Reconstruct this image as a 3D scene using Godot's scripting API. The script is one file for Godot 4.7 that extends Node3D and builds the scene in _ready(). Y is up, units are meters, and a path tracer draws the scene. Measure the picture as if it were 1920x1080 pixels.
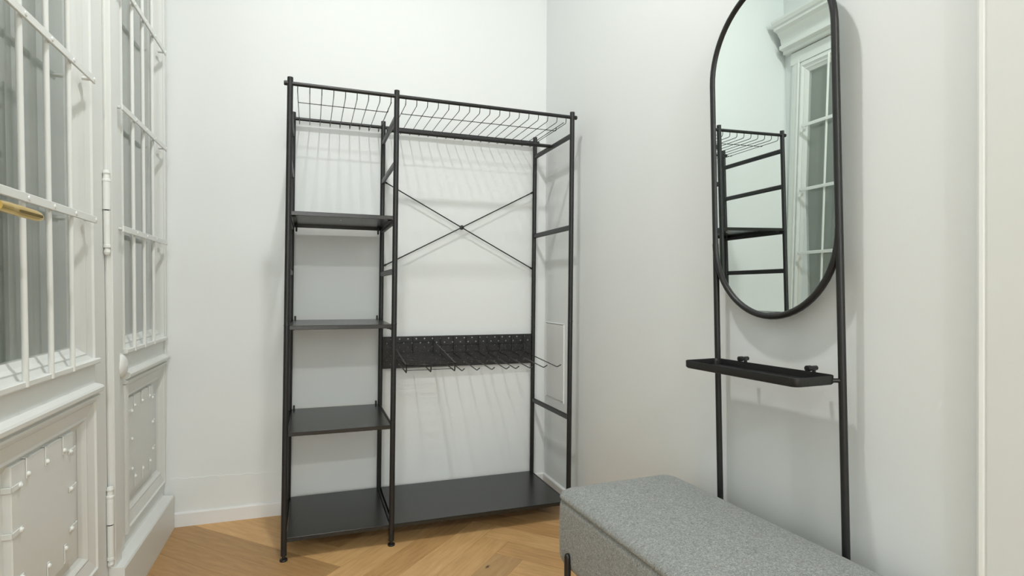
extends Node3D
# Room axes: x along the back wall, y up, "v" = depth towards the back wall (z = -v). Origin: floor under the camera.

var V := PackedVector3Array()
var N := PackedVector3Array()
var T := PackedVector2Array()
var lean_x := 0.0      # how far things lean per metre of height above lean_y
var lean_v := 0.0
var lean_y := 1.005
var size := 1.0        # the door joinery is set out a little small and enlarged
var drop := 0.0
var M := {}
var rng := RandomNumberGenerator.new()
var taken := {}
const FILL_ENERGY := 4.2
const LAMP := Color(0.97, 0.968, 0.965)

# ---------------------------------------------------------------- helpers
func P(x: float, y: float, v: float) -> Vector3:
	x += lean_x * (y - lean_y)
	v += lean_v * (y - lean_y)
	return Vector3(x * size, y * size - drop, -v * size)

func tri(a: Vector3, b: Vector3, c: Vector3, na: Vector3, nb: Vector3, nc: Vector3) -> void:
	var g := (b - a).cross(c - a)
	if g.dot(na + nb + nc) > 0.0:
		var t := b; b = c; c = t
		t = nb; nb = nc; nc = t
	V.append_array([a, b, c]); N.append_array([na, nb, nc])
	for p in [a, b, c]: T.append(Vector2(p.x, p.z))

func quad(a: Vector3, b: Vector3, c: Vector3, d: Vector3, hint: Vector3) -> void:
	var n := (c - a).cross(d - b)
	if n.length() < 1e-12: return
	n = n.normalized()
	if n.dot(hint) < 0.0: n = -n
	tri(a, b, c, n, n, n); tri(a, c, d, n, n, n)

func flat_tri(a: Vector3, b: Vector3, c: Vector3, hint: Vector3) -> void:
	var n := (b - a).cross(c - a)
	if n.length() < 1e-14: return
	n = n.normalized()
	if n.dot(hint) < 0.0: n = -n
	tri(a, b, c, n, n, n)

# chamfered box between two corners given as (x, y, v)
func cbox(a: Vector3, b: Vector3, c := 0.002) -> void:
	var lo := Vector3(minf(a.x, b.x), minf(a.y, b.y), minf(a.z, b.z))
	var hi := Vector3(maxf(a.x, b.x), maxf(a.y, b.y), maxf(a.z, b.z))
	var m := (lo + hi) / 2.0
	var h := (hi - lo) / 2.0
	c = minf(c, minf(h.x, minf(h.y, h.z)) * 0.95)
	var pt := func(s: Vector3, i: int) -> Vector3:
		var q := m + s * (h - Vector3.ONE * c)
		q[i] = m[i] + s[i] * h[i]
		return P(q.x, q.y, q.z)
	for i in 3:
		var j := (i + 1) % 3
		var k := (i + 2) % 3
		for s in [-1.0, 1.0]:
			var e := Vector3.ZERO
			e[i] = s
			var q := []
			for w in [[-1, -1], [1, -1], [1, 1], [-1, 1]]:
				var g := e; g[j] = w[0]; g[k] = w[1]
				q.append(pt.call(g, i))
			quad(q[0], q[1], q[2], q[3], Vector3(e.x, e.y, -e.z))
			for s2 in [-1.0, 1.0]:
				var g1 := Vector3.ZERO
				g1[i] = s; g1[j] = s2; g1[k] = -1
				var g2 := g1; g2[k] = 1
				quad(pt.call(g1, i), pt.call(g1, j), pt.call(g2, j), pt.call(g2, i), Vector3(g1.x + g2.x, g1.y + g2.y, -(g1.z + g2.z)))
	for sx in [-1.0, 1.0]:
		for sy in [-1.0, 1.0]:
			for sz in [-1.0, 1.0]:
				var s := Vector3(sx, sy, sz)
				flat_tri(pt.call(s, 0), pt.call(s, 1), pt.call(s, 2), Vector3(sx, sy, -sz))

# round tube through points given as (x, y, v)
func tube(path: Array, r: float, seg := 12, closed := false, cap := true) -> void:
	var pts := []
	for p in path: pts.append(P(p.x, p.y, p.z))
	var n := pts.size()
	var rings := []
	var up := Vector3.ZERO
	for i in n:
		var t: Vector3
		if closed: t = (pts[(i + 1) % n] - pts[(i + n - 1) % n]).normalized()
		elif i == 0: t = (pts[1] - pts[0]).normalized()
		elif i == n - 1: t = (pts[n - 1] - pts[n - 2]).normalized()
		else: t = ((pts[i + 1] - pts[i]).normalized() + (pts[i] - pts[i - 1]).normalized()).normalized()
		var stretch := 1.0
		if up == Vector3.ZERO:
			up = Vector3.UP if absf(t.y) < 0.9 else Vector3.RIGHT
		up = (up - t * up.dot(t)).normalized()
		var sd := t.cross(up)
		var ring := []
		for k in seg:
			var a: float = TAU * k / seg
			ring.append([pts[i] + (up * cos(a) + sd * sin(a)) * r * stretch, up * cos(a) + sd * sin(a)])
		rings.append(ring)
	var last := n if closed else n - 1
	for i in last:
		var A: Array = rings[i]
		var B: Array = rings[(i + 1) % n]
		for k in seg:
			var k2 := (k + 1) % seg
			tri(A[k][0], A[k2][0], B[k2][0], A[k][1], A[k2][1], B[k2][1])
			tri(A[k][0], B[k2][0], B[k][0], A[k][1], B[k2][1], B[k][1])
	if cap and not closed:
		for e in [[0, 1], [n - 1, n - 2]]:
			var out: Vector3 = (pts[e[0]] - pts[e[1]]).normalized()
			for k in range(1, seg - 1):
				flat_tri(rings[e[0]][0][0], rings[e[0]][k][0], rings[e[0]][k + 1][0], out)

# rounds the corners of a path of (x, y, v)
func bend(path: Array, r: float, steps := 4) -> Array:
	var o := [path[0]]
	for i in range(1, path.size() - 1):
		var a: Vector3 = path[i - 1]; var b: Vector3 = path[i]; var c: Vector3 = path[i + 1]
		var d1 := minf(r, (a - b).length() * 0.45); var d2 := minf(r, (c - b).length() * 0.45)
		var p := b + (a - b).normalized() * d1; var q := b + (c - b).normalized() * d2
		for s in steps + 1:
			var t := float(s) / steps
			o.append(p.lerp(b, t).lerp(b.lerp(q, t), t))
	o.append(path[path.size() - 1])
	return o

# turned shape: profile of (radius, along) about an axis from o (x, y, v) in direction d
func lathe(o: Vector3, d: Vector3, prof: Array, seg := 20) -> void:
	d = d.normalized()
	var u := d.cross(Vector3.UP if absf(d.y) < 0.9 else Vector3.RIGHT).normalized()
	var w := d.cross(u)
	var ring := func(k: int, s: float) -> Vector3:
		var a: float = TAU * s / seg
		var q: Vector3 = o + d * prof[k].y + (u * cos(a) + w * sin(a)) * prof[k].x
		return P(q.x, q.y, q.z)
	for k in prof.size() - 1:
		var dr: float = prof[k + 1].x - prof[k].x
		var da: float = prof[k + 1].y - prof[k].y
		for s in seg:
			var am: float = TAU * (s + 0.5) / seg
			var nn := ((u * cos(am) + w * sin(am)) * da - d * dr)
			var hint := Vector3(nn.x, nn.y, -nn.z)
			var nv := []
			for e in [s, s + 1]:
				var a: float = TAU * e / seg
				var q := ((u * cos(a) + w * sin(a)) * da - d * dr).normalized()
				nv.append(Vector3(q.x, q.y, -q.z))
			var a0: Vector3 = ring.call(k, s); var a1: Vector3 = ring.call(k, s + 1)
			var b0: Vector3 = ring.call(k + 1, s); var b1: Vector3 = ring.call(k + 1, s + 1)
			tri(a0, a1, b1, nv[0], nv[1], nv[1]); tri(a0, b1, b0, nv[0], nv[1], nv[0])

# closed (x, y) outline carried along v from v0 to v1
func extrude_v(poly: Array, v0: float, v1: float) -> void:
	var n := poly.size()
	var c := Vector2.ZERO
	for p in poly: c += p / n
	var flat := PackedVector2Array(poly)
	if Geometry2D.is_polygon_clockwise(flat): flat.reverse()
	for i in n:
		var a := flat[i]; var b := flat[(i + 1) % n]
		var d := b - a
		quad(P(a.x, a.y, v0), P(b.x, b.y, v0), P(b.x, b.y, v1), P(a.x, a.y, v1), Vector3(d.y, -d.x, 0))
	var ix := Geometry2D.triangulate_polygon(flat)
	for i in range(0, ix.size(), 3):
		for e in [[v0, 1.0], [v1, -1.0]]:
			flat_tri(P(flat[ix[i]].x, flat[ix[i]].y, e[0]), P(flat[ix[i + 1]].x, flat[ix[i + 1]].y, e[0]), P(flat[ix[i + 2]].x, flat[ix[i + 2]].y, e[0]), Vector3(0, 0, e[1]))

# closed (x, v) outline carried up from y0 to y1
func extrude_y(poly: Array, y0: float, y1: float) -> void:
	var n := poly.size()
	var flat := PackedVector2Array(poly)
	if Geometry2D.is_polygon_clockwise(flat): flat.reverse()
	for i in n:
		var a := flat[i]; var b := flat[(i + 1) % n]
		var d := b - a
		quad(P(a.x, y0, a.y), P(b.x, y0, b.y), P(b.x, y1, b.y), P(a.x, y1, a.y), Vector3(d.y, 0, d.x))
	var ix := Geometry2D.triangulate_polygon(flat)
	for i in range(0, ix.size(), 3):
		for e in [[y0, -1.0], [y1, 1.0]]:
			flat_tri(P(flat[ix[i]].x, e[0], flat[ix[i]].y), P(flat[ix[i + 1]].x, e[0], flat[ix[i + 1]].y), P(flat[ix[i + 2]].x, e[0], flat[ix[i + 2]].y), Vector3(0, e[1], 0))

# mitred moulding round a rectangle in the plane of the left wall; profile of (inset across, inset up, x)
func frame(v0: float, v1: float, y0: float, y1: float, prof: Array) -> void:
	for k in prof.size() - 1:
		var a: Vector3 = prof[k]; var b: Vector3 = prof[k + 1]
		var A := [P(a.z, y0 + a.y, v0 + a.x), P(a.z, y0 + a.y, v1 - a.x), P(a.z, y1 - a.y, v1 - a.x), P(a.z, y1 - a.y, v0 + a.x)]
		var B := [P(b.z, y0 + b.y, v0 + b.x), P(b.z, y0 + b.y, v1 - b.x), P(b.z, y1 - b.y, v1 - b.x), P(b.z, y1 - b.y, v0 + b.x)]
		for i in 4:
			var j := (i + 1) % 4
			quad(A[i], A[j], B[j], B[i], Vector3(1, 0, 0) + (Vector3(0, 1, 0) if i == 0 else Vector3(0, -1, 0) if i == 2 else Vector3(0, 0, 1) if i == 1 else Vector3(0, 0, -1)) * (0.5 if b.z < a.z else -0.5))

# stack of closed rings of (x, y, v), smooth
func loft(rings: Array, cap_low := true, cap_high := true) -> void:
	var n: int = rings[0].size()
	var m := rings.size()
	var pts := []
	for r in rings:
		var q := []
		for p in r: q.append(P(p.x, p.y, p.z))
		pts.append(q)
	var mid := Vector3.ZERO
	for q in pts:
		for p in q: mid += p / (n * m)
	var nor := []
	for i in m:
		var q := []
		for k in n:
			var du: Vector3 = pts[i][(k + 1) % n] - pts[i][(k + n - 1) % n]
			var dw: Vector3 = pts[mini(i + 1, m - 1)][k] - pts[maxi(i - 1, 0)][k]
			var g := du.cross(dw).normalized()
			if g.dot(pts[i][k] - mid) < 0: g = -g
			q.append(g)
		nor.append(q)
	for i in m - 1:
		for k in n:
			var k2: int = (k + 1) % n
			tri(pts[i][k], pts[i][k2], pts[i + 1][k2], nor[i][k], nor[i][k2], nor[i + 1][k2])
			tri(pts[i][k], pts[i + 1][k2], pts[i + 1][k], nor[i][k], nor[i + 1][k2], nor[i + 1][k])
	for e in [[0, cap_low, Vector3.DOWN], [m - 1, cap_high, Vector3.UP]]:
		if e[1]:
			var c := Vector3.ZERO
			for p in pts[e[0]]: c += p / n
			for k in n: flat_tri(c, pts[e[0]][k], pts[e[0]][(k + 1) % n], e[2])

func round_rect(x0: float, x1: float, v0: float, v1: float, r: float, y: float, seg := 6) -> Array:
	var o := []
	for c in [[x1 - r, v1 - r, 0.0], [x0 + r, v1 - r, 90.0], [x0 + r, v0 + r, 180.0], [x1 - r, v0 + r, 270.0]]:
		for s in seg + 1:
			var a: float = deg_to_rad(c[2] + 90.0 * s / seg)
			o.append(Vector3(c[0] + cos(a) * r, y, c[1] + sin(a) * r))
	return o

func numbered(called: String) -> String:
	if not taken.has(called):
		taken[called] = 0
		return called
	taken[called] += 1
	return "%s_%03d" % [called, taken[called]]

func take_mesh() -> ArrayMesh:
	var a := []
	a.resize(Mesh.ARRAY_MAX)
	a[Mesh.ARRAY_VERTEX] = V; a[Mesh.ARRAY_NORMAL] = N; a[Mesh.ARRAY_TEX_UV] = T
	var m := ArrayMesh.new()
	m.add_surface_from_arrays(Mesh.PRIMITIVE_TRIANGLES, a)
	V = PackedVector3Array(); N = PackedVector3Array(); T = PackedVector2Array()
	return m

# commits what the helpers collected as ONE named mesh
func fin(called: String, mat: Material, parent: Node3D = self) -> MeshInstance3D:
	var o := MeshInstance3D.new()
	o.mesh = take_mesh(); o.material_override = mat
	o.name = numbered(called) if parent == self else called
	parent.add_child(o, true)
	return o

func thing(called: String, label: String, category: String, at := Vector3.ZERO, turn := 0.0, group := "") -> Node3D:
	var o := Node3D.new()
	o.name = numbered(called); add_child(o)
	o.position = at; o.rotation.y = turn
	tag(o, label, category, group)
	return o

func tag(o: Node3D, label: String, category: String, group := "") -> void:
	o.set_meta("label", label); o.set_meta("category", category)
	if group != "": o.set_meta("group", group)

func struct(o: Node3D, label: String) -> Node3D:
	o.set_meta("kind", "structure"); o.set_meta("label", label)
	return o

func node(called: String) -> Node3D:
	var o := Node3D.new()
	o.name = numbered(called); add_child(o)
	return o

# ---------------------------------------------------------------- materials
func mat(c: Color, rough: float, metal := 0.0) -> StandardMaterial3D:
	var m := StandardMaterial3D.new()
	m.albedo_color = c; m.roughness = rough; m.metallic = metal
	return m

func noise_normal(freq: float, strength: float, sd: int) -> NoiseTexture2D:
	var n := FastNoiseLite.new()
	n.seed = sd; n.frequency = freq; n.fractal_octaves = 4
	var t := NoiseTexture2D.new()
	t.width = 512; t.height = 512; t.seamless = true; t.as_normal_map = true; t.bump_strength = strength; t.noise = n
	return t

func wood(base: Color, dark: Color, sd: int, knot := false) -> StandardMaterial3D:
	var n := FastNoiseLite.new(); n.seed = sd; n.frequency = 1.0; n.fractal_octaves = 3
	var n2 := FastNoiseLite.new(); n2.seed = sd + 50; n2.frequency = 1.0; n2.fractal_octaves = 2
	var im := Image.create(512, 128, false, Image.FORMAT_RGB8)
	for j in 128:
		for i in 512:
			var y := j + 7.0 * n2.get_noise_2d(i * 0.008, j * 0.02)
			var kd := 0.0
			if knot:
				var q := Vector2((i - 434.0) / 7.0, (j - 97.9) / 6.0)
				y += 9.0 * exp(-q.length_squared() * 0.12) * signf(j - 97.9)
				kd = exp(-q.length_squared() * 1.6)
			var a := 0.5 + 0.5 * n.get_noise_2d(i * 0.009 + 9.0, y * 0.045)
			var b := 0.5 + 0.5 * n.get_noise_2d(i * 0.045 + 70.0, y * 0.33)
			var f := clampf(0.75 * a + 0.35 * b - 0.05, 0.0, 1.0)
			im.set_pixel(i, j, dark.lerp(base, f).lerp(Color(0.2, 0.12, 0.06), kd))
	var m := mat(Color.WHITE, 0.5)
	m.albedo_texture = ImageTexture.create_from_image(im)
	return m

func make_materials() -> void:
	M.wall = mat(Color(0.92, 0.935, 0.93), 0.75)
	M.wall.normal_enabled = true; M.wall.normal_texture = noise_normal(0.02, 1.5, 3); M.wall.normal_scale = 0.12
	M.wall.uv1_triplanar = true; M.wall.uv1_world_triplanar = true; M.wall.uv1_scale = Vector3.ONE * 1.4
	M.base = mat(Color(0.925, 0.93, 0.925), 0.5)
	M.paint = mat(Color(0.92, 0.93, 0.915), 0.38)
	M.paint.normal_enabled = true; M.paint.normal_texture = noise_normal(0.03, 2.0, 8); M.paint.normal_scale = 0.10
	M.paint.uv1_triplanar = true; M.paint.uv1_world_triplanar = true; M.paint.uv1_scale = Vector3.ONE * 4.0
	M.black = mat(Color(0.112, 0.114, 0.116), 0.40)
	M.wire = mat(Color(0.12, 0.12, 0.125), 0.25)
	M.board = mat(Color(0.15, 0.15, 0.14), 0.25)
	M.board.normal_enabled = true; M.board.normal_texture = noise_normal(0.25, 1.0, 5); M.board.normal_scale = 0.15
	M.board.uv1_triplanar = true; M.board.uv1_scale = Vector3.ONE * 6.0
	M.peg = mat(Color(0.13, 0.13, 0.13), 0.5)
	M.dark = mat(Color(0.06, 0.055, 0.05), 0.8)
	M.brass = mat(Color(0.86, 0.73, 0.42), 0.25, 1.0)
	M.brass_dark = mat(Color(0.52, 0.43, 0.18), 0.4, 0.9)
	M.mirror = mat(Color(0.93, 0.965, 0.95), 0.0, 1.0)
	M.glass = mat(Color(0.75, 0.82, 0.79, 0.10), 0.04)
	M.glass.transparency = BaseMaterial3D.TRANSPARENCY_ALPHA
	M.curtain = mat(Color(0.555, 0.565, 0.53), 0.85)
	M.curtain.backlight_enabled = true; M.curtain.backlight = Color(0.25, 0.23, 0.2)
	M.floor_base = wood(Color(0.720, 0.571, 0.385), Color(0.550, 0.414, 0.254), 90)
	M.floor_base.uv1_scale = Vector3(1.6, 8, 1)
	M.wood = [
		wood(Color(0.894, 0.724, 0.498), Color(0.749, 0.581, 0.369), 1), wood(Color(0.917, 0.747, 0.520), Color(0.782, 0.609, 0.396), 2),
		wood(Color(0.871, 0.691, 0.465), Color(0.704, 0.537, 0.337), 3), wood(Color(0.934, 0.764, 0.529), Color(0.794, 0.625, 0.412), 4)]
	M.wood_knot = wood(Color(0.80, 0.65, 0.45), Color(0.68, 0.53, 0.345), 6, true)
	M.wood_dark = [wood(Color(0.75, 0.60, 0.405), Color(0.62, 0.475, 0.30), 7), wood(Color(0.77, 0.615, 0.415), Color(0.645, 0.495, 0.315), 9)]
	# heathered felt: short pale and dark fibres on grey
	var im := Image.create(512, 512, false, Image.FORMAT_RGB8)
	im.fill(Color(0.605, 0.625, 0.62))
	for k in 26000:
		var x := rng.randf() * 512.0; var y := rng.randf() * 512.0
		var a := rng.randf() * TAU
		var g := rng.randf()
		var c := Color(0.605, 0.625, 0.62).lerp(Color(0.86, 0.86, 0.85) if g > 0.45 else Color(0.36, 0.36, 0.36), 0.25 + 0.6 * rng.randf())
		for s in rng.randi_range(3, 8):
			x += cos(a); y += sin(a); a += (rng.randf() - 0.5) * 0.7
			im.set_pixel(posmod(int(x), 512), posmod(int(y), 512), c)
	M.felt = mat(Color(0.93, 0.93, 0.92), 0.95)
	M.felt.albedo_texture = ImageTexture.create_from_image(im)
	M.felt.uv1_triplanar = true; M.felt.uv1_scale = Vector3.ONE * 2.6
	M.felt.rim_enabled = true; M.felt.rim = 0.25; M.felt.rim_tint = 0.6

# ---------------------------------------------------------------- the scene
func _ready() -> void:
	rng.seed = 20240611
	# camera
	var cam := Camera3D.new()
	cam.name = "camera"; add_child(cam)
	var f := 1057.5
	cam.fov = rad_to_deg(2.0 * atan(540.0 / f))
	cam.near = 0.02
	var yaw := 0.338
	cam.position = Vector3(0, 1.0053, 0)
	# view turned right of the room's depth axis, with the slight pitch and roll measured from the picture
	cam.basis = Basis(Vector3.UP, -yaw) * Basis(Vector3.RIGHT, 0.0059) * Basis(Vector3.BACK, 0.0058)
	cam.current = true
	# environment: a closed room
	var we := WorldEnvironment.new()
	we.name = "environment"
	var env := Environment.new()
	env.background_mode = Environment.BG_COLOR; env.background_color = Color(0.02, 0.02, 0.02)
	env.tonemap_mode = Environment.TONE_MAPPER_LINEAR
	env.tonemap_exposure = 1.0
	env.sdfgi_enabled = true; env.ssao_enabled = true; env.ssil_enabled = true
	we.environment = env; add_child(we)
	make_materials()
	# lamps: recessed ceiling lights, all above and behind the picture
	panel_lamp(Vector3(0.12, 3.2, 1.28), 2.45)
	ceiling_light(Vector3(0.15, 3.2, -3.0), 3.3, "round recessed ceiling light at the far end of the hall")
	fill_window()
	room()
	doors()
	rack()
	accessories()
	mirror_stand()
	bench()
	access_panel()

# flush square panel lamp in the entrance ceiling, above the picture
func panel_lamp(at: Vector3, energy: float) -> void:
	var o := thing("ceiling_lamp", "flush square panel lamp on the entrance ceiling", "lamp", Vector3(at.x, at.y, -at.z))
	for e in [[-0.09, -0.075, -0.09, 0.09], [0.075, 0.09, -0.09, 0.09], [-0.075, 0.075, -0.09, -0.075], [-0.075, 0.075, 0.075, 0.09]]:
		cbox(Vector3(e[0], -0.022, e[2]), Vector3(e[1], 0.0, e[3]), 0.002)
		fin("frame", M.base, o)
	cbox(Vector3(-0.075, -0.016, -0.075), Vector3(0.075, -0.001, 0.075), 0.0005)
	var g := mat(Color.WHITE, 0.5)
	g.emission_enabled = true; g.emission = LAMP; g.emission_energy_multiplier = 3.0
	fin("panel", g, o)
	var l := AreaLight3D.new()
	l.name = "glow"
	l.position = Vector3(0, -0.024, 0); l.rotation.x = -PI / 2
	l.area_size = Vector2(0.11, 0.11); l.area_normalize_energy = true
	l.light_energy = energy; l.light_color = LAMP
	l.area_range = 14.0; l.area_attenuation = 2.0; l.shadow_enabled = true
	o.add_child(l)

func ceiling_light(at: Vector3, energy: float, label: String) -> void:
	var o := thing("ceiling_light", label, "light", Vector3(at.x, at.y, -at.z))
	lathe(Vector3(0, 0, 0), Vector3.DOWN, [Vector2(0.075, 0.0), Vector2(0.075, 0.006), Vector2(0.06, 0.009), Vector2(0.055, 0.004), Vector2(0.055, 0.0)], 24)
	fin("trim_ring", M.base, o)
	lathe(Vector3(0, 0, 0), Vector3.DOWN, [Vector2(0.054, 0.002), Vector2(0.0, 0.003)], 24)
	var g := mat(Color.WHITE, 0.5)
	g.emission_enabled = true; g.emission = LAMP; g.emission_energy_multiplier = 3.0
	fin("diffuser", g, o)
	var l := OmniLight3D.new()
	l.name = "glow"
	l.position = Vector3(0, -0.04, 0); l.light_energy = energy; l.light_color = LAMP
	l.omni_range = 14.0; l.omni_attenuation = 2.0; l.light_size = 0.05; l.shadow_enabled = true
	o.add_child(l)

# unseen glazed opening added behind the camera to give soft fill light
func fill_window() -> void:
	var o := node("fill_window_1")
	struct(o, "tall glowing opening added unseen behind the camera as fill light")
	cbox(Vector3(-1.35, 0.35, -4.449), Vector3(0.35, 2.55, -4.443), 0.001)
	var g := mat(Color.WHITE, 0.4)
	g.emission_enabled = true; g.emission = Color(0.95, 0.97, 0.97); g.emission_energy_multiplier = 0.8
	fin("pane", g, o)  # glowing sheet of the added fill opening
	for e in [[-1.42, -1.35, 0.28, 2.62], [0.35, 0.42, 0.28, 2.62], [-0.53, -0.47, 0.35, 2.55]]:
		cbox(Vector3(e[0], e[2], -4.45), Vector3(e[1], e[3], -4.40), 0.004)
		fin("upright", M.base, o)
	for e in [[0.28, 0.35], [2.55, 2.62], [1.75, 1.80]]:
		cbox(Vector3(-1.42, e[0], -4.45), Vector3(0.42, e[1], -4.41), 0.004)
		fin("rail", M.base, o)
	var l := AreaLight3D.new()
	l.name = "fill_light"
	l.position = Vector3(-0.5, 1.45, 4.39)
	l.area_size = Vector2(1.7, 2.2); l.area_normalize_energy = true
	l.light_energy = FILL_ENERGY; l.light_color = Color(0.95, 0.97, 0.97); l.area_range = 14.0; l.area_attenuation = 2.0
	l.shadow_enabled = true
	o.add_child(l)

func slab(called: String, a: Vector3, b: Vector3, m: Material, label: String) -> MeshInstance3D:
	cbox(a, b, 0.0005)
	var o := fin(called, m)
	struct(o, label)
	return o

func room() -> void:
	slab("ceiling", Vector3(-2.2, 3.2, -4.6), Vector3(1.3, 3.35, 2.95), M.wall, "plain white ceiling")
	var wb := slab("wall_back", Vector3(-2.2, -0.1, 2.732), Vector3(1.3, 3.3, 2.9), M.wall, "white plastered back wall behind the black clothes rack")
	# old plaster ledge: the wall below stands a little proud, with a ragged top
	var top := []
	var rg := RandomNumberGenerator.new(); rg.seed = 5
	for i in 60:
		var x := -0.565 + 0.46 * i / 59.0
		top.append(Vector2(x, 0.2035 - 0.011 * i / 59.0 + 0.0016 * rg.randf_range(-1, 1) + 0.002 * sin(i * 0.7)))
	for i in 59:
		var a: Vector2 = top[i]; var b: Vector2 = top[i + 1]
		quad(P(a.x, a.y, 2.7295), P(b.x, b.y, 2.7295), P(b.x, 0.05, 2.7295), P(a.x, 0.05, 2.7295), Vector3(0, 0, 1))
		quad(P(a.x, a.y, 2.7295), P(b.x, b.y, 2.7295), P(b.x, b.y - 0.0003, 2.733), P(a.x, a.y - 0.0003, 2.733), Vector3(0, 1, 0))
	fin("plaster_ledge", M.wall, wb)
	slab("wall_right", Vector3(1.145, -0.1, -4.6), Vector3(1.3, 3.3, 2.8), M.wall, "white wall behind the mirror stand and grey bench")
	slab("wall_rear", Vector3(-2.2, -0.1, -4.6), Vector3(1.3, 3.3, -4.45), M.wall, "white wall behind the camera")
	slab("wall_outer", Vector3(-2.2, -0.1, -4.6), Vector3(-2.05, 3.3, 2.9), M.wall, "white outer wall of the hall")
	slab("wall_return", Vector3(-2.2, -0.1, 0.55), Vector3(-0.565, 3.3, 0.7), M.wall, "white wall end beside the glazed door")
	# left wall: pieces round the door opening
	cbox(Vector3(-0.70, -0.1, 2.60), Vector3(-0.605, 3.3, 2.75), 0.0)
	cbox(Vector3(-0.70, 2.36, 1.12), Vector3(-0.605, 3.3, 2.60), 0.0)
	cbox(Vector3(-0.70, -0.1, 0.7), Vector3(-0.605, 3.3, 1.12), 0.0)
	struct(fin("wall_left", M.wall), "white left wall round the glazed door")
	# baseboards
	var prof := func(s: float, x: float) -> Array:
		return [Vector2(x, 0.0), Vector2(x + s * 0.013, 0.0), Vector2(x + s * 0.013, 0.053), Vector2(x + s * 0.010, 0.058), Vector2(x, 0.060)]
	extrude_v(prof.call(-1.0, 1.146), 0.68, 2.73)
	struct(fin("baseboard_right", M.base), "low white baseboard along the right wall")
	quad(P(-0.6, 0, 2.721), P(1.14, 0, 2.721), P(1.14, 0.054, 2.721), P(-0.6, 0.054, 2.721), Vector3(0, 0, 1))
	quad(P(-0.6, 0.054, 2.721), P(1.14, 0.054, 2.721), P(1.14, 0.059, 2.724), P(-0.6, 0.059, 2.724), Vector3(0, 1, 1))
	quad(P(-0.6, 0.059, 2.724), P(1.14, 0.059, 2.724), P(1.14, 0.060, 2.733), P(-0.6, 0.060, 2.733), Vector3(0, 1, 0))
	struct(fin("baseboard_back", M.base), "low white baseboard along the back wall")
	# casing at the right edge
	extrude_y([Vector2(1.15, 0.684), Vector2(1.131, 0.684), Vector2(1.127, 0.681), Vector2(1.126, 0.677), Vector2(1.128, 0.672), Vector2(1.131, 0.669), Vector2(1.129, 0.665), Vector2(1.127, 0.30), Vector2(1.15, 0.30)], 0.0, 2.3)
	struct(fin("trim_2", M.paint), "wide white door casing with a rounded bead at the right edge")
	floor_planks()

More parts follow.
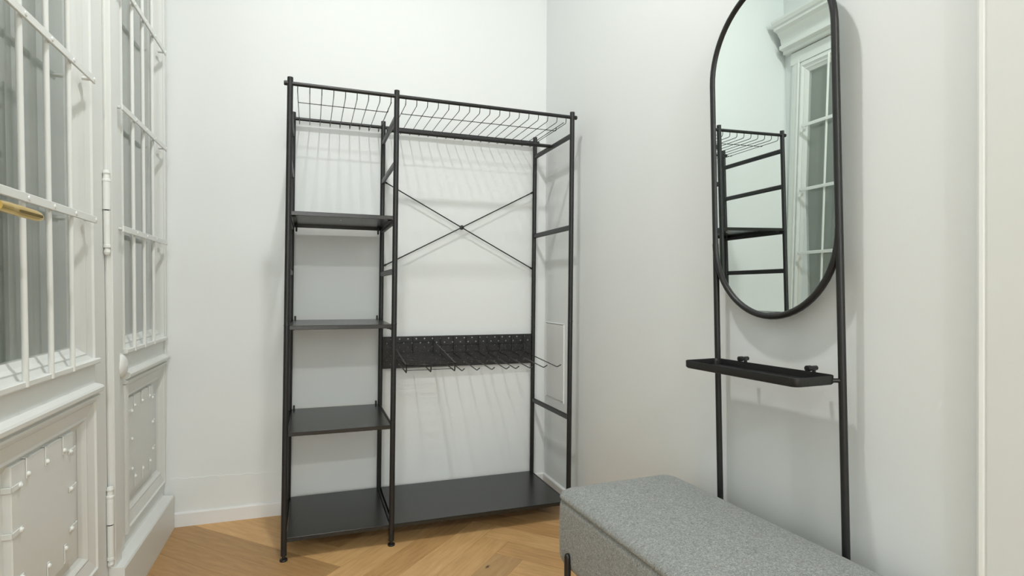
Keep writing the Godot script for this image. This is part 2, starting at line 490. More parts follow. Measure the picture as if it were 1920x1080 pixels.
func floor_planks() -> void:
	var fl := slab("floor", Vector3(-2.2, -0.12, -4.6), Vector3(1.3, -0.0125, 2.9), M.floor_base, "oak herringbone parquet floor")
	quad(P(-2.1, -0.001, -4.5), P(1.2, -0.001, -4.5), P(1.2, -0.001, 0.3), P(-2.1, -0.001, 0.3), Vector3.UP)
	quad(P(-2.1, -0.001, 0.3), P(-0.6, -0.001, 0.3), P(-0.6, -0.001, 2.8), P(-2.1, -0.001, 2.8), Vector3.UP)
	fin("floor_board", M.floor_base, fl)
	var w := 0.114; var L := w * 8.0
	var ea := Vector2(1, 1) / sqrt(2.0)      # (x, v)
	var eb := Vector2(-1, 1) / sqrt(2.0)
	var a0 := 1.931 - L; var b0 := 0.876
	var area := PackedVector2Array([Vector2(-0.62, 0.3), Vector2(1.14, 0.3), Vector2(1.14, 2.73), Vector2(-0.62, 2.73)])
	for m in range(-6, 7):
		for k in range(-32, 33):
			for up in [false, true]:
				var lo: Vector2; var hi: Vector2
				if up:
					lo = Vector2(L + k * w, w - L + k * w); hi = lo + Vector2(w, L)
				else:
					lo = Vector2(k * w, k * w); hi = lo + Vector2(L, w)
				lo += Vector2(2.0 * L * m + a0, b0); hi += Vector2(2.0 * L * m + a0, b0)
				var g := 0.00035
				var quad2 := PackedVector2Array()
				for c in [Vector2(lo.x + g, lo.y + g), Vector2(hi.x - g, lo.y + g), Vector2(hi.x - g, hi.y - g), Vector2(lo.x + g, hi.y - g)]:
					quad2.append(ea * c.x + eb * c.y)
				var cut := Geometry2D.intersect_polygons(quad2, area)
				if cut.is_empty(): continue
				var pl: PackedVector2Array = cut[0]
				var c0 := Vector2.ZERO
				for q in pl: c0 += q / pl.size()
				var is_knot: bool = m == 0 and k == 0 and not up
				var fu := rng.randf() < 0.5; var fv := rng.randf() < 0.5
				if is_knot: fu = false; fv = false
				var uvs := PackedVector2Array()
				var tops := PackedVector3Array()
				for q in pl:
					var ab := Vector2(q.dot(ea), q.dot(eb)) - lo
					var uv := Vector2(ab.y / 0.95, ab.x / 0.12) if up else Vector2(ab.x / 0.95, ab.y / 0.12)
					if fu: uv.x = 1.0 - uv.x
					if fv: uv.y = 1.0 - uv.y
					uvs.append(uv)
					var s := q + (c0 - q).normalized() * 0.0008
					tops.append(Vector3(s.x, 0.0, -s.y))
				var n := pl.size()
				for i in range(1, n - 1):
					_uv_tri(tops[0], tops[i], tops[i + 1], Vector3.UP, uvs[0], uvs[i], uvs[i + 1])
				for i in n:
					var j: int = (i + 1) % n
					var pa := Vector3(pl[i].x, -0.0006, -pl[i].y); var pb := Vector3(pl[j].x, -0.0006, -pl[j].y)
					var qa := Vector3(pl[i].x, -0.012, -pl[i].y); var qb := Vector3(pl[j].x, -0.012, -pl[j].y)
					var mid := (pa + pb) / 2.0 - Vector3(c0.x, 0, -c0.y)
					_uv_tri(tops[i], tops[j], pb, Vector3.UP + mid.normalized(), uvs[i], uvs[j], uvs[j])
					_uv_tri(tops[i], pb, pa, Vector3.UP + mid.normalized(), uvs[i], uvs[j], uvs[i])
					_uv_tri(pa, pb, qb, mid, uvs[i], uvs[j], uvs[j])
					_uv_tri(pa, qb, qa, mid, uvs[i], uvs[j], uvs[i])
				var wm: Material = M.wood_knot if is_knot else M.wood[rng.randi() % 4]
				if not is_knot and c0.x < 0.02 and up and c0.dot(ea) < 1.59: wm = M.wood_dark[rng.randi() % 2]   # darker boards by the door
				fin("plank", wm, fl)

func _uv_tri(a: Vector3, b: Vector3, c: Vector3, hint: Vector3, ua: Vector2, ub: Vector2, uc: Vector2) -> void:
	var n := (b - a).cross(c - a)
	if n.length() < 1e-14: return
	n = n.normalized()
	if n.dot(hint) < 0: n = -n
	if (b - a).cross(c - a).dot(n) > 0:
		var t := b; b = c; c = t
		var u := ub; ub = uc; uc = u
	V.append_array([a, b, c]); N.append_array([n, n, n]); T.append_array([ua, ub, uc])

# ---------------------------------------------------------------- glazed doors on the left
func doors() -> void:
	lean_v = -0.064      # the old joinery leans along the wall
	var pl := node("trim_4")
	struct(pl, "white plinth under the narrow door leaf")
	extrude_v([Vector2(-0.62, 0.0), Vector2(-0.546, 0.0), Vector2(-0.546, 0.137), Vector2(-0.549, 0.143), Vector2(-0.585, 0.146), Vector2(-0.589, 0.156), Vector2(-0.62, 0.156)], 1.995, 2.648)
	fin("plinth", M.paint, pl)
	size = 1.05; drop = 0.05
	# frame: post between the leaves with its raised strip, head, right jamb, plinth
	var fr := node("trim_1")
	struct(fr, "white door frame post and jamb round the glazed leaves")
	cbox(Vector3(-0.62, 0.048, 1.903), Vector3(-0.556, 2.30, 2.035), 0.001)
	fin("post", M.paint, fr)
	extrude_y([Vector2(-0.56, 1.906), Vector2(-0.547, 1.906), Vector2(-0.544, 1.910), Vector2(-0.544, 1.962), Vector2(-0.548, 1.967), Vector2(-0.548, 1.972), Vector2(-0.553, 1.985), Vector2(-0.56, 1.987)], 0.048, 2.29)
	fin("cover_strip", M.paint, fr)
	extrude_y([Vector2(-0.62, 2.56), Vector2(-0.557, 2.56), Vector2(-0.553, 2.564), Vector2(-0.553, 2.572), Vector2(-0.558, 2.577), Vector2(-0.556, 2.590), Vector2(-0.560, 2.612), Vector2(-0.567, 2.622), Vector2(-0.62, 2.622)], 0.048, 2.29)
	fin("jamb", M.paint, fr)
	cbox(Vector3(-0.62, 0.048, 0.985), Vector3(-0.556, 2.34, 1.126), 0.002)
	fin("jamb", M.paint, fr)
	cbox(Vector3(-0.62, 2.271, 1.12), Vector3(-0.555, 2.34, 2.622), 0.001)
	fin("head", M.paint, fr)
	# turned rosette where the strip meets the rail
	var rp := []
	for s in 7:
		var a := PI / 2 * s / 6.0
		rp.append(Vector2(0.037 * cos(a), 0.017 * sin(a)))
	lathe(Vector3(-0.557, 0.771, 1.990), Vector3.RIGHT, [Vector2(0.041, 0.0), Vector2(0.041, 0.006), Vector2(0.037, 0.008)] + rp.map(func(q): return q + Vector2(0, 0.008)), 14)
	fin("rosette", M.paint, fr)
	# cornice above
	var co := [Vector2(-0.58, 2.345), Vector2(-0.53, 2.345), Vector2(-0.53, 2.363), Vector2(-0.500, 2.370), Vector2(-0.500, 2.390), Vector2(-0.515, 2.395), Vector2(-0.505, 2.430), Vector2(-0.480, 2.460), Vector2(-0.455, 2.470), Vector2(-0.455, 2.485), Vector2(-0.445, 2.490), Vector2(-0.435, 2.507), Vector2(-0.435, 2.520), Vector2(-0.58, 2.535)]
	extrude_v(co, 1.0, 2.655)
	struct(fin("trim_3", M.paint), "white moulded cornice above the glazed door")
	# the two leaves
	var d1 := node("door_1")
	struct(d1, "white glazed door leaf with a brass lever handle and steel bars")
	leaf(d1, 1.13, 1.897, 1.20, 1.806, [1.272, 1.389, 1.508, 1.625], 1.735, 0.070, Vector2(1.36, 1.667))
	var d2 := node("door_2")
	struct(d2, "narrower white glazed side leaf with steel bars next to the corner")
	leaf(d2, 2.036, 2.559, 2.052, 2.548, [2.122, 2.239, 2.357], 2.50, 0.038, Vector2(2.105, 2.412))
	# raised strip down the panel side of the narrow leaf
	extrude_y([Vector2(-0.56, 2.042), Vector2(-0.553, 2.043), Vector2(-0.550, 2.050), Vector2(-0.553, 2.060), Vector2(-0.551, 2.068), Vector2(-0.56, 2.076)], 0.227, 0.705)
	fin("bead", M.paint, d2)
	# dark strip standing in for the shade inside the joint of leaf and post
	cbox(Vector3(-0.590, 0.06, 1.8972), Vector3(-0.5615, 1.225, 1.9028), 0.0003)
	fin("joint_shade", M.dark, d1)
	hinges(d1)
	handle(d1)
	# cloth stretched behind the panes
	for s in [[1.24, 1.76, "grey cloth stretched behind the wide door leaf's panes"], [2.07, 2.53, "grey cloth stretched behind the narrow side leaf's panes"]]:
		var n := 48
		for i in n:
			var va := lerpf(s[0], s[1], float(i) / n); var vb := lerpf(s[0], s[1], float(i + 1) / n)
			var xa := -0.596 + 0.0005 * sin(va * 70.0) + 0.0003 * sin(va * 173.0); var xb := -0.596 + 0.0005 * sin(vb * 70.0) + 0.0003 * sin(vb * 173.0)
			quad(P(xa, 0.80, va), P(xb, 0.80, vb), P(xb, 2.26, vb), P(xa, 2.26, va), Vector3.RIGHT)
			quad(P(xa - 0.001, 0.80, va), P(xb - 0.001, 0.80, vb), P(xb - 0.001, 2.26, vb), P(xa - 0.001, 2.26, va), Vector3.LEFT)
		tag(fin("curtain", M.curtain), s[2], "curtain")
	lean_v = 0.0; size = 1.0; drop = 0.0

func leaf(d: Node3D, v0: float, v1: float, o0: float, o1: float, bars: Array, glass_end: float, inset: float, bd: Vector2) -> void:
	var X := -0.56
	# stiles and rails
	for s in [[v0, o0], [o1, v1]]:
		cbox(Vector3(-0.605, 0.060, s[0]), Vector3(X, 2.27, s[1]), 0.0015)
		fin("stile", M.paint, d)
	cbox(Vector3(-0.605, 0.060, o0), Vector3(X, 0.236, o1), 0.0008); fin("rail", M.paint, d)
	cbox(Vector3(-0.605, 0.705, o0), Vector3(X, 0.812, o1), 0.0008); fin("rail", M.paint, d)
	cbox(Vector3(-0.605, 2.24, o0), Vector3(X, 2.27, o1), 0.0008); fin("rail", M.paint, d)
	# sloped moulding round the glass, sill strip in front
	var g := inset
	frame(o0, o1, 0.812, 2.25, [Vector3(-0.002, -0.002, X), Vector3(0.0, 0.0, -0.5555), Vector3(0.006, 0.004, -0.5555), Vector3(0.010, 0.006, -0.560), Vector3(g * 0.45, 0.018, -0.566), Vector3(g * 0.55, 0.022, -0.5645), Vector3(g * 0.75, 0.030, -0.572), Vector3(g, 0.042, -0.579), Vector3(g + 0.001, 0.042, -0.60)])
	fin("glazing_frame", M.paint, d)
	extrude_v([Vector2(-0.562, 0.803), Vector2(-0.547, 0.804), Vector2(-0.545, 0.807), Vector2(-0.545, 0.816), Vector2(-0.548, 0.818), Vector2(-0.562, 0.818)], o0 - 0.008, o1 + 0.004)
	fin("sill_strip", M.paint, d)
	cbox(Vector3(-0.585, 0.845, o0 + g - 0.012), Vector3(-0.581, 2.22, o1 - g + 0.012), 0.0005)
	fin("pane", M.glass, d)
	# steel bars: upright rods, flat straps riveted across in front
	for b in bars:
		if b > o1 - 0.02: continue
		tube([Vector3(-0.5475, 0.806, b), Vector3(-0.5475, 2.25, b)], 0.0062, 10)
		fin("upright_bar", M.paint, d)
	for y in [1.185, 1.543, 1.902]:
		var sv0: float = o0 + 0.0 if v0 > 2.0 else o0 - 0.05
		sv0 = 1.982 if v0 > 2.0 else sv0
		var sv1: float = 2.515 if v0 > 2.0 else 1.765
		cbox(Vector3(-0.541, y - 0.009, sv0), Vector3(-0.5355, y + 0.009, sv1), 0.0012)
		for b in bars:
			if b < sv1: lathe(Vector3(-0.536, y, b), Vector3.RIGHT, [Vector2(0.0055, 0.0), Vector2(0.0045, 0.002), Vector2(0.0, 0.003)], 8)
		lathe(Vector3(-0.536, y, sv1 - 0.010), Vector3.RIGHT, [Vector2(0.0055, 0.0), Vector2(0.0045, 0.002), Vector2(0.0, 0.003)], 8)
		fin("cross_strap", M.paint, d)
		for e in [sv0 + 0.01, sv1 - 0.010]:
			tube([Vector3(-0.541, y, e), Vector3(-0.562, y, e)], 0.005, 8)
			fin("strap_pin", M.paint, d)
	# ledge above the lower panel
	extrude_v([Vector2(-0.562, 0.750), Vector2(-0.552, 0.748), Vector2(-0.541, 0.744), Vector2(-0.538, 0.739), Vector2(-0.539, 0.730), Vector2(-0.545, 0.725), Vector2(-0.552, 0.723), Vector2(-0.552, 0.720), Vector2(-0.546, 0.718), Vector2(-0.546, 0.712), Vector2(-0.552, 0.709), Vector2(-0.562, 0.708)], o0 - 0.01, o1 + 0.004)
	fin("ledge", M.paint, d)
	# sunk panel with sloped moulding
	var q := inset + 0.004
	frame(o0 + 0.004, o1 - 0.004, 0.232, 0.708, [Vector3(-0.004, -0.004, X), Vector3(0.0, 0.0, -0.5535), Vector3(0.006, 0.006, -0.5535), Vector3(0.010, 0.010, -0.558), Vector3(q * 0.5, 0.042, -0.566), Vector3(q * 0.6, 0.048, -0.5645), Vector3(q * 0.8, 0.058, -0.572), Vector3(q, 0.068, -0.577)])
	fin("panel_moulding", M.paint, d)
	cbox(Vector3(-0.600, 0.25, o0 + 0.01), Vector3(-0.5775, 0.70, o1 - 0.01), 0.0005)
	fin("panel", M.paint, d)
	# board fixed on the panel with bent straps and round screws
	cbox(Vector3(-0.580, 0.335, bd.x), Vector3(-0.563, 0.651, bd.y), 0.002)
	var brd := fin("cover_board", M.paint, d)
	var clips := []
	for t in [0.21, 0.50, 0.80]:
		var v: float = lerpf(bd.x, bd.y, t)
		clips.append([Vector3(-0.563, 0.618, v), Vector3(0, 1, 0)])
		clips.append([Vector3(-0.563, 0.378, v), Vector3(0, -1, 0)])
	for y in [0.605, 0.512, 0.412]:
		clips.append([Vector3(-0.563, y, bd.y - 0.025), Vector3(0, 0, 1)])
		clips.append([Vector3(-0.563, y, bd.x + 0.030), Vector3(0, 0, -1)])
	for c in clips:
		var at: Vector3 = c[0]; var dr: Vector3 = c[1]
		var across := Vector3(0, 1, 0) if dr.z != 0 else Vector3(0, 0, 1)
		var far: float = 0.040
		cbox(at - dr * 0.009 - across * 0.006 + Vector3(0.0004, 0, 0), at + dr * (far - 0.004) + across * 0.006 + Vector3(0.0026, 0, 0), 0.0008)
		cbox(at + dr * (far - 0.006) - across * 0.006 + Vector3(-0.016, 0, 0), at + dr * (far - 0.004) + across * 0.006 + Vector3(0.0026, 0, 0), 0.0008)
		lathe(at + Vector3(0.0026, 0, 0), Vector3.RIGHT, [Vector2(0.0058, 0.0), Vector2(0.0050, 0.003), Vector2(0.0028, 0.0048), Vector2(0.0, 0.0052)], 10)
		fin("clip", M.paint, brd)

func hinges(d: Node3D) -> void:
	for y in [0.20, 1.105]:
		var o := Vector3(-0.551, y, 1.888)
		var h := 0.235
		lathe(o, Vector3.UP, [Vector2(0.0, -0.006), Vector2(0.006, -0.003), Vector2(0.0085, 0.004), Vector2(0.0075, 0.011), Vector2(0.005, 0.015), Vector2(0.0095, 0.017), Vector2(0.0095, 0.024), Vector2(0.0085, 0.026), Vector2(0.0085, h * 0.52 - 0.002)], 16)
		var hg := fin("hinge", M.paint, d)
		lathe(o, Vector3.UP, [Vector2(0.0055, h * 0.52 - 0.004), Vector2(0.0055, h * 0.52 + 0.002)], 12)
		fin("hinge_pin", M.dark, hg)
		lathe(o, Vector3.UP, [Vector2(0.0, h * 0.52 + 0.001), Vector2(0.0095, h * 0.52 + 0.001), Vector2(0.0095, h - 0.034), Vector2(0.0105, h - 0.033), Vector2(0.0105, h - 0.028), Vector2(0.0085, h - 0.026), Vector2(0.0075, h - 0.014), Vector2(0.0095, h - 0.010), Vector2(0.0075, h - 0.002), Vector2(0.0, h)], 16)
		fin("hinge_knuckle", M.paint, hg)

func handle(d: Node3D) -> void:
	var y := 1.1425
	cbox(Vector3(-0.560, 1.04, 1.150), Vector3(-0.556, 1.26, 1.186), 0.0015)
	var pl := fin("handle_plate", M.brass, d)
	tube([Vector3(-0.558, y, 1.168), Vector3(-0.500, y, 1.168)], 0.009, 14)
	fin("spindle", M.brass, pl)
	# lever: round neck running into a flat grooved grip
	var rings := []
	for s in [[1.160, 0.009, 0.009], [1.195, 0.009, 0.010], [1.206, 0.0075, 0.0098], [1.235, 0.006, 0.0104], [1.300, 0.006, 0.0100], [1.318, 0.005, 0.0078], [1.326, 0.003, 0.005]]:
		var ring := []
		var yy: float = y - maxf(0.0, s[0] - 1.2) * 0.01
		for k in 20:
			var a := TAU * k / 20
			ring.append(Vector3(-0.492 + cos(a) * s[1], yy + sin(a) * s[2], s[0]))
		rings.append(ring)
	loft(rings)
	fin("lever", M.brass, pl)
	cbox(Vector3(-0.4875, y - 0.0042, 1.222), Vector3(-0.4852, y + 0.0016, 1.314), 0.001)
	fin("groove", M.brass_dark, pl)

# ---------------------------------------------------------------- clothes rack
const RW1 := 0.3945
const RW := 1.1637
const RD := 0.438
const RH := 1.8

func rack() -> void:
	lean_x = 0.0055; lean_y = 0.0
	var o := thing("clothes_rack", "black metal open clothes rack with shelves, hanging rail and wire baskets against the back wall", "clothes rack", Vector3(-0.0983, 0, -2.2594), 0.006)
	var r := 0.0106
	# posts with screw feet
	for l in [0.0, RW1, RW]:
		for d in [0.0, RD]:
			tube([Vector3(l, 0.020, d), Vector3(l, RH, d)], r, 20)
			var p := fin("post", M.black, o)
			lathe(Vector3(l, 0, d), Vector3.UP, [Vector2(0.0, 0.0), Vector2(0.0135, 0.0), Vector2(0.0145, 0.003), Vector2(0.0135, 0.007), Vector2(0.006, 0.009), Vector2(0.006, 0.022)], 18)
			fin("foot", M.black, p)
			lathe(Vector3(l, 0.872, d), Vector3.UP, [Vector2(r, -0.001), Vector2(r + 0.0007, 0.0), Vector2(r + 0.0007, 0.004), Vector2(r, 0.005)], 20)
			fin("joint_ring", M.black, p)
	# long top rails, ends standing out past the posts
	for d in [0.0, RD]:
		var h: float = 1.7773 if d == 0.0 else 1.772
		tube([Vector3(-0.017, h, d), Vector3(RW + 0.017, h, d)], 0.0076, 16)
		var rail := fin("top_rail", M.black, o)
		for e in [[-0.017, -1.0], [RW + 0.017, 1.0]]:
			lathe(Vector3(e[0], h, d), Vector3(e[1], 0, 0), [Vector2(0.009, -0.008), Vector2(0.009, 0.003), Vector2(0.007, 0.005), Vector2(0.0, 0.005)], 14)
			fin("end_cap", M.black, rail)
	# flat cross bars front to back
	var bars := {0.0: [1.698, 1.515, 1.283, 1.082, 0.856, 0.459, 0.069], RW1: [1.698, 1.515, 1.283, 1.082, 0.856, 0.459, 0.069], RW: [1.698, 1.290, 0.449, 0.069]}
	for l in bars:
		for h in bars[l]:
			cbox(Vector3(l - 0.0065, h - 0.0115, 0.006), Vector3(l + 0.0065, h + 0.0115, RD - 0.006), 0.004)
			fin("cross_bar", M.black, o)
	# coat rail
	tube([Vector3(RW1 - 0.008, 1.7075, 0.243), Vector3(RW + 0.006, 1.7075, 0.243)], 0.0085, 16)
	fin("coat_rail", M.black, o)
	# shelves: folded trays resting between the cross bars
	for h in [1.301, 0.872, 0.475]:
		shelf(o, "shelf", 0.009, RW1 - 0.009, h)
	shelf(o, "bottom_shelf", 0.009, RW1 - 0.009, 0.084)
	shelf(o, "bottom_shelf", RW1 + 0.009, RW - 0.009, 0.084)
	# crossed brace rods on the back
	var c := Vector3((RW1 + RW) / 2.0, 1.318, RD)
	for e in [[Vector3(RW1 + 0.010, 1.516, RD), 1], [Vector3(RW - 0.010, 1.516, RD), 1], [Vector3(RW1 + 0.010, 1.122, RD), 1], [Vector3(RW - 0.010, 1.122, RD), 1]]:
		var a: Vector3 = e[0]
		var dir := (c - a).normalized()
		tube([a, c - dir * 0.008], 0.0029, 10)
		tube([a, a + dir * 0.012], 0.0048, 10)
		fin("brace_rod", M.black, o)
	lathe(c + Vector3(0, 0, 0.004), Vector3(0, 0, -1), [Vector2(0.0, 0.0), Vector2(0.011, 0.0), Vector2(0.011, 0.008), Vector2(0.004, 0.0085), Vector2(0.004, 0.011), Vector2(0.0, 0.012)], 18)
	fin("brace_hub", M.black, o)
	pegboard(o)
	# wire baskets laid from front rail to back rail
	basket(o, 0.026, 0.378, 0.0407, 9)
	basket(o, 0.430, 1.140, 0.0426, 17)
	lean_x = 0.0; lean_y = 1.005

func shelf(o: Node3D, called: String, l0: float, l1: float, h: float) -> void:
	cbox(Vector3(l0, h - 0.0025, -0.004), Vector3(l1, h, RD + 0.002), 0.001)
	cbox(Vector3(l0, h - 0.0155, -0.004), Vector3(l1, h, -0.0015), 0.001)
	cbox(Vector3(l0, h - 0.0155, RD - 0.0005), Vector3(l1, h, RD + 0.002), 0.001)
	cbox(Vector3(l0, h - 0.0155, -0.004), Vector3(l0 + 0.002, h, RD + 0.002), 0.0008)
	cbox(Vector3(l1 - 0.002, h - 0.0155, -0.004), Vector3(l1, h, RD + 0.002), 0.0008)
	var s := fin(called, M.board, o)
	# corner screws and small brackets
	for l in [l0 + 0.010, l1 - 0.010]:
		for d in [0.025, RD - 0.03]:
			lathe(Vector3(l, h - 0.0025, d), Vector3.DOWN, [Vector2(0.005, 0.0), Vector2(0.005, 0.010), Vector2(0.007, 0.011), Vector2(0.007, 0.016), Vector2(0.0, 0.018)], 10)
			fin("screw", M.black, s)
		if called == "shelf":
			cbox(Vector3(l - 0.004, h - 0.035, RD - 0.012), Vector3(l + 0.004, h + 0.018, RD - 0.004), 0.002)
			fin("bracket", M.black, s)
	if h > 1.0:
		lathe(Vector3((l0 + l1) / 2.0, h - 0.0025, RD * 0.45), Vector3.DOWN, [Vector2(0.004, 0.0), Vector2(0.003, 0.002), Vector2(0.0, 0.0025)], 10)
		fin("rivet", M.base, s)

func pegboard(o: Node3D) -> void:
	var p := 0.01974; var q := 0.0198
	var l0 := 0.4137; var h0 := 0.6471
	var d0 := RD - 0.001; var d1 := RD + 0.001
	var cols := 37; var rows := 7
	for d in [[d0, 1.0], [d1, -1.0]]:
		var hint := Vector3(0, 0, d[1])
		var dd: float = d[0]
		for e in [[RW1 + 0.009, l0, 0.638, 0.788], [l0 + cols * p, RW - 0.009, 0.638, 0.788], [l0, l0 + cols * p, 0.638, h0], [l0, l0 + cols * p, h0 + rows * q, 0.788]]:
			quad(P(e[0], e[2], dd), P(e[1], e[2], dd), P(e[1], e[3], dd), P(e[0], e[3], dd), hint)
		for i in cols:
			for j in rows:
				var cx := l0 + (i + 0.5) * p; var cy := h0 + (j + 0.5) * q
				var row_from_top := rows - 1 - j
				if (i + row_from_top) % 2 == 1:
					var m := 8
					for k in m:
						var a0 := TAU * k / m; var a1 := TAU * (k + 1) / m
						var sq := func(a: float) -> Vector2:
							var u := Vector2(cos(a), sin(a))
							u /= maxf(absf(u.x), absf(u.y))
							return Vector2(cx + u.x * p / 2, cy + u.y * q / 2)
						var rr := 0.0037
						var i0 := Vector2(cx + cos(a0) * rr, cy + sin(a0) * rr); var i1 := Vector2(cx + cos(a1) * rr, cy + sin(a1) * rr)
						var o0: Vector2 = sq.call(a0); var o1: Vector2 = sq.call(a1)
						quad(P(i0.x, i0.y, dd), P(i1.x, i1.y, dd), P(o1.x, o1.y, dd), P(o0.x, o0.y, dd), hint)
						if d[1] > 0:
							quad(P(i0.x, i0.y, d0), P(i1.x, i1.y, d0), P(i1.x, i1.y, d1), P(i0.x, i0.y, d1), Vector3(cx - i0.x, cy - i0.y, 0))
				else:
					quad(P(cx - p / 2, cy - q / 2, dd), P(cx + p / 2, cy - q / 2, dd), P(cx + p / 2, cy + q / 2, dd), P(cx - p / 2, cy + q / 2, dd), hint)
	quad(P(RW1 + 0.009, 0.788, d0), P(RW - 0.009, 0.788, d0), P(RW - 0.009, 0.788, d1), P(RW1 + 0.009, 0.788, d1), Vector3.UP)
	quad(P(RW1 + 0.009, 0.638, d0), P(RW - 0.009, 0.638, d0), P(RW - 0.009, 0.638, d1), P(RW1 + 0.009, 0.638, d1), Vector3.DOWN)
	fin("pegboard", M.peg, o)

func basket(o: Node3D, l0: float, l1: float, pitch: float, count: int) -> void:
	var hb := 1.7773; var hw := 1.7485
	for d in [0.115, 0.345]:
		tube(bend([Vector3(l0, hw, d - 0.012), Vector3(l0, hw - 0.0033, d), Vector3(l1 - 0.004, hw - 0.0033, d), Vector3(l1 - 0.002, hw + 0.013, d)], 0.004), 0.0017, 6)
	tube([Vector3(l1, hw + 0.014, 0.04), Vector3(l1, hw + 0.014, RD - 0.06)], 0.0019, 6)
	var b := fin("wire_basket", M.wire, o)
	for i in count:
		var l := l0 + i * (l1 - 0.006 - l0) / (count - 1)
		tube(bend([Vector3(l, hb, 0.0), Vector3(l, hw, 0.001), Vector3(l, hw, RD + 0.006), Vector3(l, hb - 0.006, RD + 0.009)], 0.012), 0.0016, 6)
		fin("cross_wire", M.wire, b)

# ---------------------------------------------------------------- things hung on the pegboard
func accessories() -> void:
	var vb := 2.689
	# wire tray
	var o := thing("wire_tray", "black wire tray hung on the left end of the rack's pegboard", "tray", Vector3(0.4465, 0.71, -vb))
	var r := 0.0021
	var x0 := -0.100; var x1 := 0.100
	var f := -0.445      # front, towards the room (v decreasing)
	tube([Vector3(x0, 0.0, 0.0), Vector3(x1, 0.0, 0.0)], r, 7)
	tube([Vector3(x0, 0.052, 0.0), Vector3(x1, 0.052, 0.0)], r, 7)
	for x in [x0, 0.0, x1]:
		tube(bend([Vector3(x, -0.03, 0.004), Vector3(x, 0.070, 0.004), Vector3(x, 0.078, 0.0055)], 0.005), r, 7)
	fin("back_frame", M.wire, o)
	tube([Vector3(x0, 0.0, 0.0), Vector3(x0, 0.0, f), Vector3(x1, 0.0, f), Vector3(x1, 0.0, 0.0)], 0.0024, 7)
	fin("rim", M.wire, o)
	for x in [x0, x1]:
		tube([Vector3(x, 0.054, 0.0), Vector3(x, 0.002, f)], 0.0024, 7)
		fin("side_guard", M.wire, o)
	for i in range(1, 19):
		tube([Vector3(x0, 0.0015, f * i / 19.0), Vector3(x1, 0.0015, f * i / 19.0)], 0.0013, 5)
		fin("grid_wire", M.wire, o)
	for x in [x0 + 0.002, 0.0, x1 - 0.002]:
		tube(bend([Vector3(x, -0.004, -0.02), Vector3(x, -0.030, f + 0.018), Vector3(x, -0.030, f + 0.004), Vector3(x, 0.0, f)], 0.008), 0.0026, 7)
		fin("support_rod", M.wire, o)
	for k in 3:
		tube([Vector3(x0, -0.012 - 0.007 * k, f + 0.13 - 0.045 * k), Vector3(x1, -0.012 - 0.007 * k, f + 0.13 - 0.045 * k)], 0.0013, 5)
		fin("under_wire", M.wire, o)
	# two alike hook rails, told apart by what hangs beside them
	var labels := ["black four-prong hook rail next to the wire tray on the pegboard", "black four-prong hook rail at the right end of the pegboard, tips past the post"]
	var mids := [0.6795, 0.9163]
	var first: Node3D = null
	for i in 2:
		if i == 0:
			first = thing("hook_rail", labels[0], "hook rail", Vector3(mids[0], 0.70, -vb), 0.0, "hook rails on the pegboard")
			var w := 0.0968
			tube([Vector3(-w - 0.003, 0.045, 0.0), Vector3(w + 0.003, 0.045, 0.0)], r, 7)
			tube([Vector3(-w, 0.009, 0.0), Vector3(w, 0.009, 0.0)], r, 7)
			fin("back_frame", M.wire, first)
			for k in 4:
				var x := -w + 2.0 * w * k / 3.0
				tube(bend([Vector3(x, 0.082, 0.0055), Vector3(x, 0.074, 0.004), Vector3(x, 0.0, 0.0), Vector3(x, -0.026, -0.412), Vector3(x, -0.012, -0.450)], 0.010), 0.0024, 8)
				fin("prong", M.wire, first)
		else:
			var c: Node3D = first.duplicate()
			c.name = numbered("hook_rail"); add_child(c)
			c.position.x = mids[1]; c.set_meta("label", labels[1])

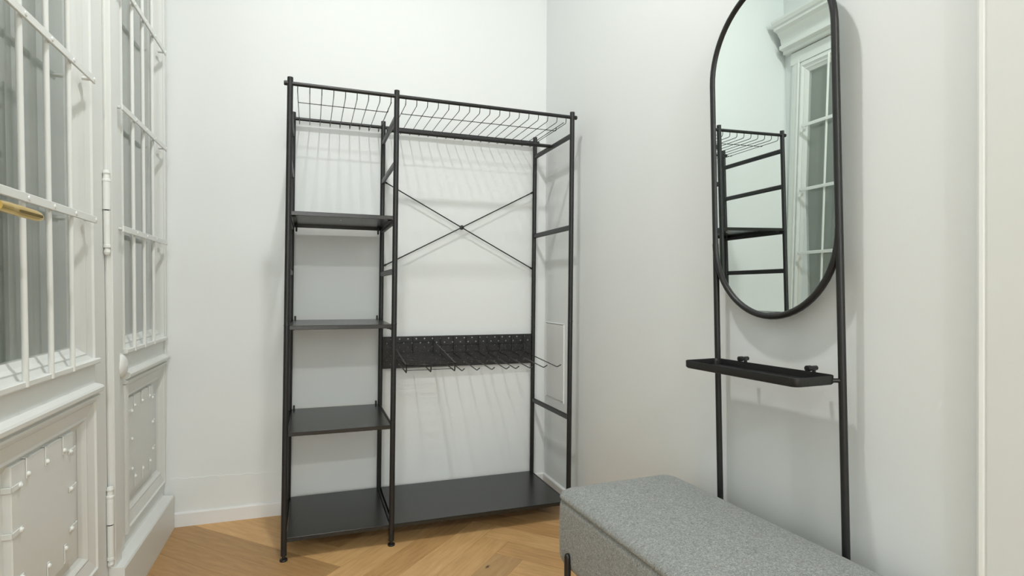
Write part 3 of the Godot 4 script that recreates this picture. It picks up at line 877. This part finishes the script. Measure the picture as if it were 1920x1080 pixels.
# ---------------------------------------------------------------- mirror stand
func mirror_stand() -> void:
	# leans a little: origin at the foot, tilted about the floor line
	var o := thing("mirror_stand", "tall black-framed pill-shaped mirror on two thin legs with a narrow tray", "mirror", Vector3(1.1185, 0, -1.129))
	o.rotation = Vector3(-0.014, 0.003, 0.0155)
	var hw := 0.2035; var r := 0.0083
	var yb := 1.149; var yt := 1.610
	# two legs and the arch in one bent tube, and the lower arc
	var arch := [Vector3(0, 0.0, -hw)]
	arch.append(Vector3(0, yt, -hw))
	for k in range(1, 32):
		var a := PI * k / 32.0
		arch.append(Vector3(0, yt + sin(a) * hw, -cos(a) * hw))
	arch.append(Vector3(0, yt, hw)); arch.append(Vector3(0, 0.0, hw))
	tube(arch, r, 16)
	fin("frame", M.black, o)
	var low := []
	for k in 33:
		var a := PI + PI * k / 32.0
		low.append(Vector3(-0.001, yb + sin(a) * hw, cos(a) * hw))
	tube(low, r, 16)
	fin("lower_arc", M.black, o)
	# glass
	var ring := []
	for k in 65:
		var a := PI * k / 64.0
		ring.append(Vector2(yt + sin(a) * (hw - 0.004), cos(a) * (hw - 0.004)))
	for k in 65:
		var a := PI + PI * k / 64.0
		ring.append(Vector2(yb + sin(a) * (hw - 0.004), cos(a) * (hw - 0.004)))
	var n := ring.size()
	for e in [[-0.001, Vector3.LEFT], [0.003, Vector3.RIGHT]]:
		for k in n:
			var a: Vector2 = ring[k]; var b: Vector2 = ring[(k + 1) % n]
			flat_tri(P(e[0], (yt + yb) / 2, 0), P(e[0], a.x, a.y), P(e[0], b.x, b.y), e[1])
	fin("mirror_glass", M.mirror, o)
	# tray between the legs
	var ty := 0.800
	var x0 := -0.128; var x1 := -0.008
	var v0 := -0.198; var v1 := 0.192
	loft([round_rect(x0 + 0.004, x1 - 0.002, v0 + 0.004, v1 - 0.004, 0.016, ty), round_rect(x0, x1, v0, v1, 0.018, ty + 0.004), round_rect(x0, x1, v0, v1, 0.018, ty + 0.020), round_rect(x0 + 0.001, x1 - 0.001, v0 + 0.001, v1 - 0.001, 0.017, ty + 0.0207), round_rect(x0 + 0.002, x1 - 0.002, v0 + 0.002, v1 - 0.002, 0.016, ty + 0.020), round_rect(x0 + 0.003, x1 - 0.003, v0 + 0.003, v1 - 0.003, 0.015, ty + 0.004)], true, true)
	var tr := fin("tray", M.black, o)
	for e in [[v0, -1.0], [v1, 1.0]]:
		tube([Vector3(-0.018, ty + 0.009, e[0] * 0.97), Vector3(-0.001, ty + 0.009, e[1] * 0.2035)], 0.005, 12)
		fin("tray_pin", M.black, tr)
	# pegs standing behind the tray
	for v in [0.088, -0.132]:
		lathe(Vector3(0.004, ty + 0.029, v), Vector3.LEFT, [Vector2(0.0, 0.0), Vector2(0.0055, 0.0), Vector2(0.0055, 0.018), Vector2(0.0068, 0.019), Vector2(0.0068, 0.030), Vector2(0.0, 0.031)], 14)
		tube([Vector3(-0.004, ty + 0.008, v), Vector3(-0.004, ty + 0.030, v)], 0.0042, 10)
		fin("peg", M.black, o)

# ---------------------------------------------------------------- bench
func bench() -> void:
	var o := thing("storage_bench", "grey felt storage bench with a padded lid and black pin legs", "bench", Vector3(0.881, 0, -1.105), 0.046)
	var X := 0.2; var Z := 0.4
	var body := []
	for s in [[0.226, 0.030], [0.230, 0.018], [0.238, 0.008], [0.250, 0.002], [0.262, 0.0], [0.33, -0.001], [0.398, 0.0], [0.408, 0.002], [0.413, 0.006]]:
		body.append(round_rect(-X + s[1], X - s[1], -Z + s[1], Z - s[1], 0.035, s[0], 8))
	loft(body)
	fin("body", M.felt, o)
	var lid := []
	for s in [[0.4145, 0.006], [0.4165, 0.0015], [0.421, -0.001], [0.427, 0.0], [0.433, 0.004], [0.4385, 0.012], [0.443, 0.025], [0.447, 0.045], [0.450, 0.075], [0.4525, 0.11], [0.454, 0.15], [0.4545, 0.185]]:
		lid.append(round_rect(-X + s[1], X - s[1], -Z + s[1], Z - s[1], maxf(0.038 - s[1] * 0.15, 0.008), s[0], 8))
	loft(lid)
	fin("lid", M.felt, o)
	for sx in [-1.0, 1.0]:
		for sz in [-1.0, 1.0]:
			var x: float = sx * (X + 0.005); var z: float = sz * (Z - 0.085)
			lathe(Vector3(x, 0, z), Vector3.UP, [Vector2(0.0, 0.0), Vector2(0.0075, 0.0), Vector2(0.0085, 0.004), Vector2(0.0092, 0.02), Vector2(0.0092, 0.278), Vector2(0.0078, 0.284), Vector2(0.0045, 0.287), Vector2(0.0, 0.288)], 18)
			fin("leg", M.black, o)

func access_panel() -> void:
	var o := thing("access_panel", "flush white access panel low on the right wall behind the rack's end post", "panel", Vector3(1.145, 0.47, -2.6))
	cbox(Vector3(-0.004, 0.0, -0.105), Vector3(0.002, 0.372, 0.105), 0.002)
	fin("cover", M.base, o)
	for e in [[-0.112, -0.108], [0.108, 0.112]]:
		cbox(Vector3(-0.006, -0.006, e[0]), Vector3(0.002, 0.378, e[1]), 0.0015)
		fin("edge_strip", M.base, o)
	cbox(Vector3(-0.006, 0.374, -0.112), Vector3(0.002, 0.378, 0.112), 0.0015)
	fin("edge_strip", M.base, o)
